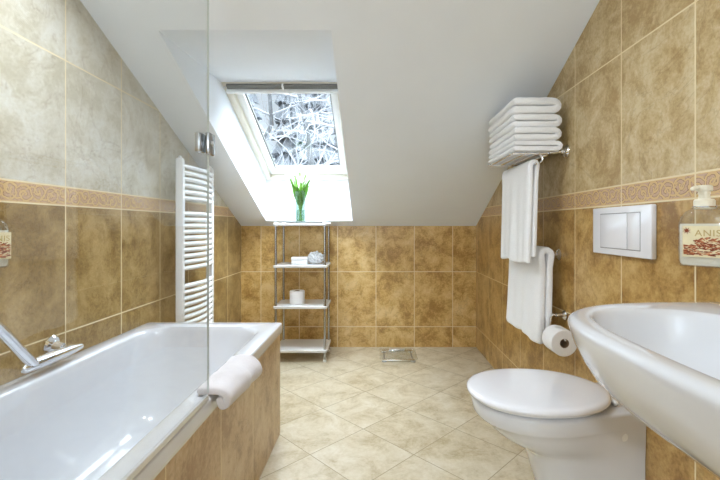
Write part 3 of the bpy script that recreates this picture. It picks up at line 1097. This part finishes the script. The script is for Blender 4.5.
# ------------------------------------------------------------------ soap dispensers
def text_mesh(bm, body, size, mtx):
    cu = bpy.data.curves.new('lettering', 'FONT')
    cu.body = body
    cu.size = size
    cu.extrude = .00015
    cu.space_character = 1.1
    t = bpy.data.objects.new('lettering', cu)
    COL.objects.link(t)
    dg = bpy.context.evaluated_depsgraph_get()
    me = bpy.data.meshes.new_from_object(t.evaluated_get(dg))
    me.transform(mtx)
    bm.from_mesh(me)
    bpy.data.objects.remove(t)


def dispenser(cx, cy, z0, yaw, wallx, label):
    """Flattened pump bottle; its front (local -y) turned to yaw."""
    root = thing('soap_dispenser', label, 'soap dispenser', (cx, cy, z0), 'wall soap dispensers')
    Mx = at(cx, cy, z0) @ Matrix.Rotation(yaw, 4, 'Z')

    def ring(hx, hy, z, n=3.2):
        pts = []
        for k in range(48):
            a = 2 * PI * k / 48
            c, s = math.cos(a), math.sin(a)
            pts.append(Mx @ Vector((hx * math.copysign(abs(c) ** (2 / n), c), hy * math.copysign(abs(s) ** (2 / n), s), z)))
        return pts
    bm = BM()
    loft(bm, [ring(.049, .028, .0), ring(.053, .031, .003), ring(.054, .032, .010), ring(.054, .032, .10), ring(.053, .0315, .115), ring(.049, .030, .130), ring(.040, .027, .143, 2.6), ring(.027, .022, .152, 2.2), ring(.018, .018, .157, 2)])
    bot = obj('bottle', bm, M['bottle'], root, smooth=50)
    bm = BM()
    loft(bm, [ring(.047, .026, .004), ring(.0505, .0285, .008), ring(.0515, .0295, .016), ring(.0515, .0295, .105), ring(.0505, .029, .112)])
    obj('soap', bm, M['soap'], root, smooth=50)
    bm = BM()
    lathe(bm, [(.021, .150), (.023, .152), (.023, .172), (.020, .176), (.013, .177), (.012, .188), (.0135, .189), (.0135, .196), (.017, .197), (.018, .200), (.018, .209), (.015, .212)], Mx, 28)
    tube(bm, [Mx @ Vector((0, 0, .205)), Mx @ Vector((-.012, -.02, .206)), Mx @ Vector((-.016, -.034, .202))], .0055, 10, True)
    obj('pump', bm, M['pump'], root)
    # label on the front
    fy = -.0327
    bm = BM(); box(bm, (-.038, fy - .0004, .026), (.046, fy + .001, .106), 0, 1, Mx); lb = obj('label', bm, M['label'], root, smooth=0)
    bm = BM()
    f2 = fy - .0006
    rr = random.Random(11)
    bm2 = BM()
    for k in range(190):
        x = rr.uniform(-.037, .044)
        top = .058 + .018 * max(0.0, math.sin((x + .040) * 26)) if x > -.012 else .056
        z = rr.uniform(.031, top)
        ln, hh = rr.uniform(.004, .013), rr.uniform(.0012, .0030)
        x = max(-.036 + ln / 2, min(.044 - ln / 2, x))
        mm = Mx @ at(x, f2 - .00002 * k / 6, z) @ Matrix.Rotation(rr.uniform(-.7, .7) if z > .045 else rr.uniform(-.12, .12), 4, 'Y')
        box(bm if k % 3 else bm2, (-ln / 2, -.0003, -hh / 2), (ln / 2, .0003, hh / 2), 0, 1, mm)
    # eight-pointed star anise
    c = (-.029, .094)
    pts = []
    for k in range(16):
        r = .0098 if k % 2 == 0 else .0036
        a = 2 * PI * k / 16 + .2
        pts.append((c[0] + r * math.cos(a), c[1] + r * math.sin(a)))
    loft(bm, [[Mx @ Vector((x, f2 - .0004, z)) for x, z in pts], [Mx @ Vector((x, f2 + .0004, z)) for x, z in pts]])
    obj('spice_print', bm, M['spice'], lb, smooth=0)
    obj('spice_print', bm2, M['spice2'], lb, smooth=0)
    bm = BM(); text_mesh(bm, 'ANIS', .0235, Mx @ at(-.012, fy - .0008, .080) @ Matrix.Rotation(PI / 2, 4, 'X'))
    obj('lettering', bm, M['gold'], lb, smooth=0, flip=False)
    # chrome holder: a collar under the pump and an arm to the wall
    bm = BM()
    lathe(bm, [(.0185, .1535), (.0255, .1535), (.0262, .1555), (.0255, .1575), (.0185, .1575), (.0185, .1535)], Mx, 28, (False, False))
    side = 1 if wallx > cx else -1
    tube(bm, [(cx + side * .022, cy, z0 + .1555), (wallx - side * .004, cy, z0 + .1555)], .006, 12)
    lathe(bm, [(.022, 0.001), (.022, .005), (.016, .010), (.008, .012)], along((wallx, cy, z0 + .1555), (-side, 0, 0)), 20)
    obj('holder', bm, M['chrome'], root)
    return root


dispenser(.862, 1.070, .994, math.atan2(-.35, -.94) + PI / 2 + .30, XR, 'clear soap dispenser with a spice label on the right wall above the washbasin')
dispenser(XL + .058, 1.212, .975, PI / 2 - .25, XL, 'soap dispenser on the left wall behind the glass screen, cut by the frame')


# ------------------------------------------------------------------ the garden in snow beyond the skylight
b = BM()
N = 24
vs = [[b.verts.new((-30 + 60 * i / N, 4.6 + 50 * j / N, -3.0 + .25 * noise.noise(Vector((i * .4, j * .4, 0))))) for i in range(N + 1)] for j in range(N + 1)]
for j in range(N):
    for i in range(N):
        b.faces.new((vs[j][i], vs[j][i + 1], vs[j + 1][i + 1], vs[j + 1][i]))
g = obj('ground', b, M['snow'], None, smooth=60)
g['kind'] = 'structure'


def bare_tree(x, y, h, seed, label):
    rnd = random.Random(seed)
    root = thing('bare_tree', label, 'tree', (x, y, -3.05), 'bare trees outside the skylight')
    tk, br = BM(), BM()
    pts = [Vector((x, y, -3.05))]
    for k in range(1, 9):
        pts.append(Vector((x + rnd.uniform(-.15, .15) * k * .4, y + rnd.uniform(-.1, .1) * k * .4, -3.05 + h * k / 8)))
    tube(tk, pts, [.13 - .0135 * k for k in range(9)], 8)

    def grow(p, d, L, r, depth):
        q = [p]
        dd = d.copy()
        for k in range(4):
            dd = (dd + Vector((rnd.uniform(-.35, .35), rnd.uniform(-.35, .35), rnd.uniform(-.22, .25)))).normalized()
            q.append(q[-1] + dd * L / 4)
        tube(br, q, [r, r * .85, r * .7, r * .55, r * .35], 4)
        if depth > 0:
            for _ in range(3):
                i = rnd.choice((1, 2, 3, 4))
                nd = (dd + Vector((rnd.uniform(-1, 1), rnd.uniform(-1, 1), rnd.uniform(-.6, .7)))).normalized()
                grow(q[i], nd, L * rnd.uniform(.5, .75), r * .6, depth - 1)
    for k in range(3, 9):
        for _ in range(4):
            a = rnd.uniform(0, 2 * PI)
            p = pts[k - 1].lerp(pts[k], rnd.random())
            grow(p, Vector((math.cos(a), math.sin(a), rnd.uniform(-.1, .7))).normalized(), h * rnd.uniform(.13, .26), .026, 3)
    obj('trunk', tk, M['bark'], root, smooth=60)
    obj('branches', br, M['frost'], root, smooth=60)


for (x, y, h, sd, lab) in ((-2.6, 9.0, 8.5, 3, 'snowy bare tree in the left part of the skylight view'),
                           (-1.3, 8.2, 8.0, 8, 'snowy bare tree nearest the skylight glass, seen in its middle'),
                           (-.6, 10.0, 9.0, 12, 'snowy bare tree in the right part of the skylight view')):
    bare_tree(x, y, h, sd, lab)


def fir(x, y, h, r, seed, label):
    rnd = random.Random(seed)
    root = thing('fir_tree', label, 'tree', (x, y, -3.05), 'fir trees outside the skylight')
    tk, fb = BM(), BM()
    tube(tk, [(x, y, -3.05), (x, y, -3.05 + h * .95)], [.18, .03], 8)
    L = 16
    for k in range(L):
        z = -3.05 + h * (.12 + .88 * k / L)
        rr = r * (1 - k / L) + .12
        n = 40
        ring0, ring1 = [], []
        for j in range(n):
            a = 2 * PI * j / n
            q = rr * (1 + .30 * rnd.uniform(-1, 1))
            ring0.append((x + .05 * math.cos(a), y + .05 * math.sin(a), z + h / L * 1.5))
            ring1.append((x + q * math.cos(a), y + q * math.sin(a), z - .25 * rnd.random()))
        ring2 = [(x + .8 * (px - x), y + .8 * (py - y), pz + .03) for px, py, pz in ring1]
        loft(fb, [ring0, ring1, ring2], (True, False))
    obj('trunk', tk, M['bark'], root, smooth=60)
    obj('foliage', fb, M['fir'], root, smooth=0)


for (x, y, h, r, sd, lab) in ((-4.9, 15.0, 12, 1.2, 1, 'snowy fir tree at the left edge of the skylight view'),
                              (-3.6, 17.5, 13, 1.2, 2, 'slim snowy fir tree left of centre behind the bare trees outside'),
                              (-2.2, 15.5, 12, 1.2, 6, 'snowy fir tree at the right of the skylight view'),
                              (-6.2, 19.5, 14, 1.7, 7, 'farthest snowy fir tree on the left outside the skylight'),
                              (-1.2, 19.5, 13, 1.7, 9, 'farthest snowy fir tree on the right outside the skylight')):
    fir(x, y, h, r, sd, lab)
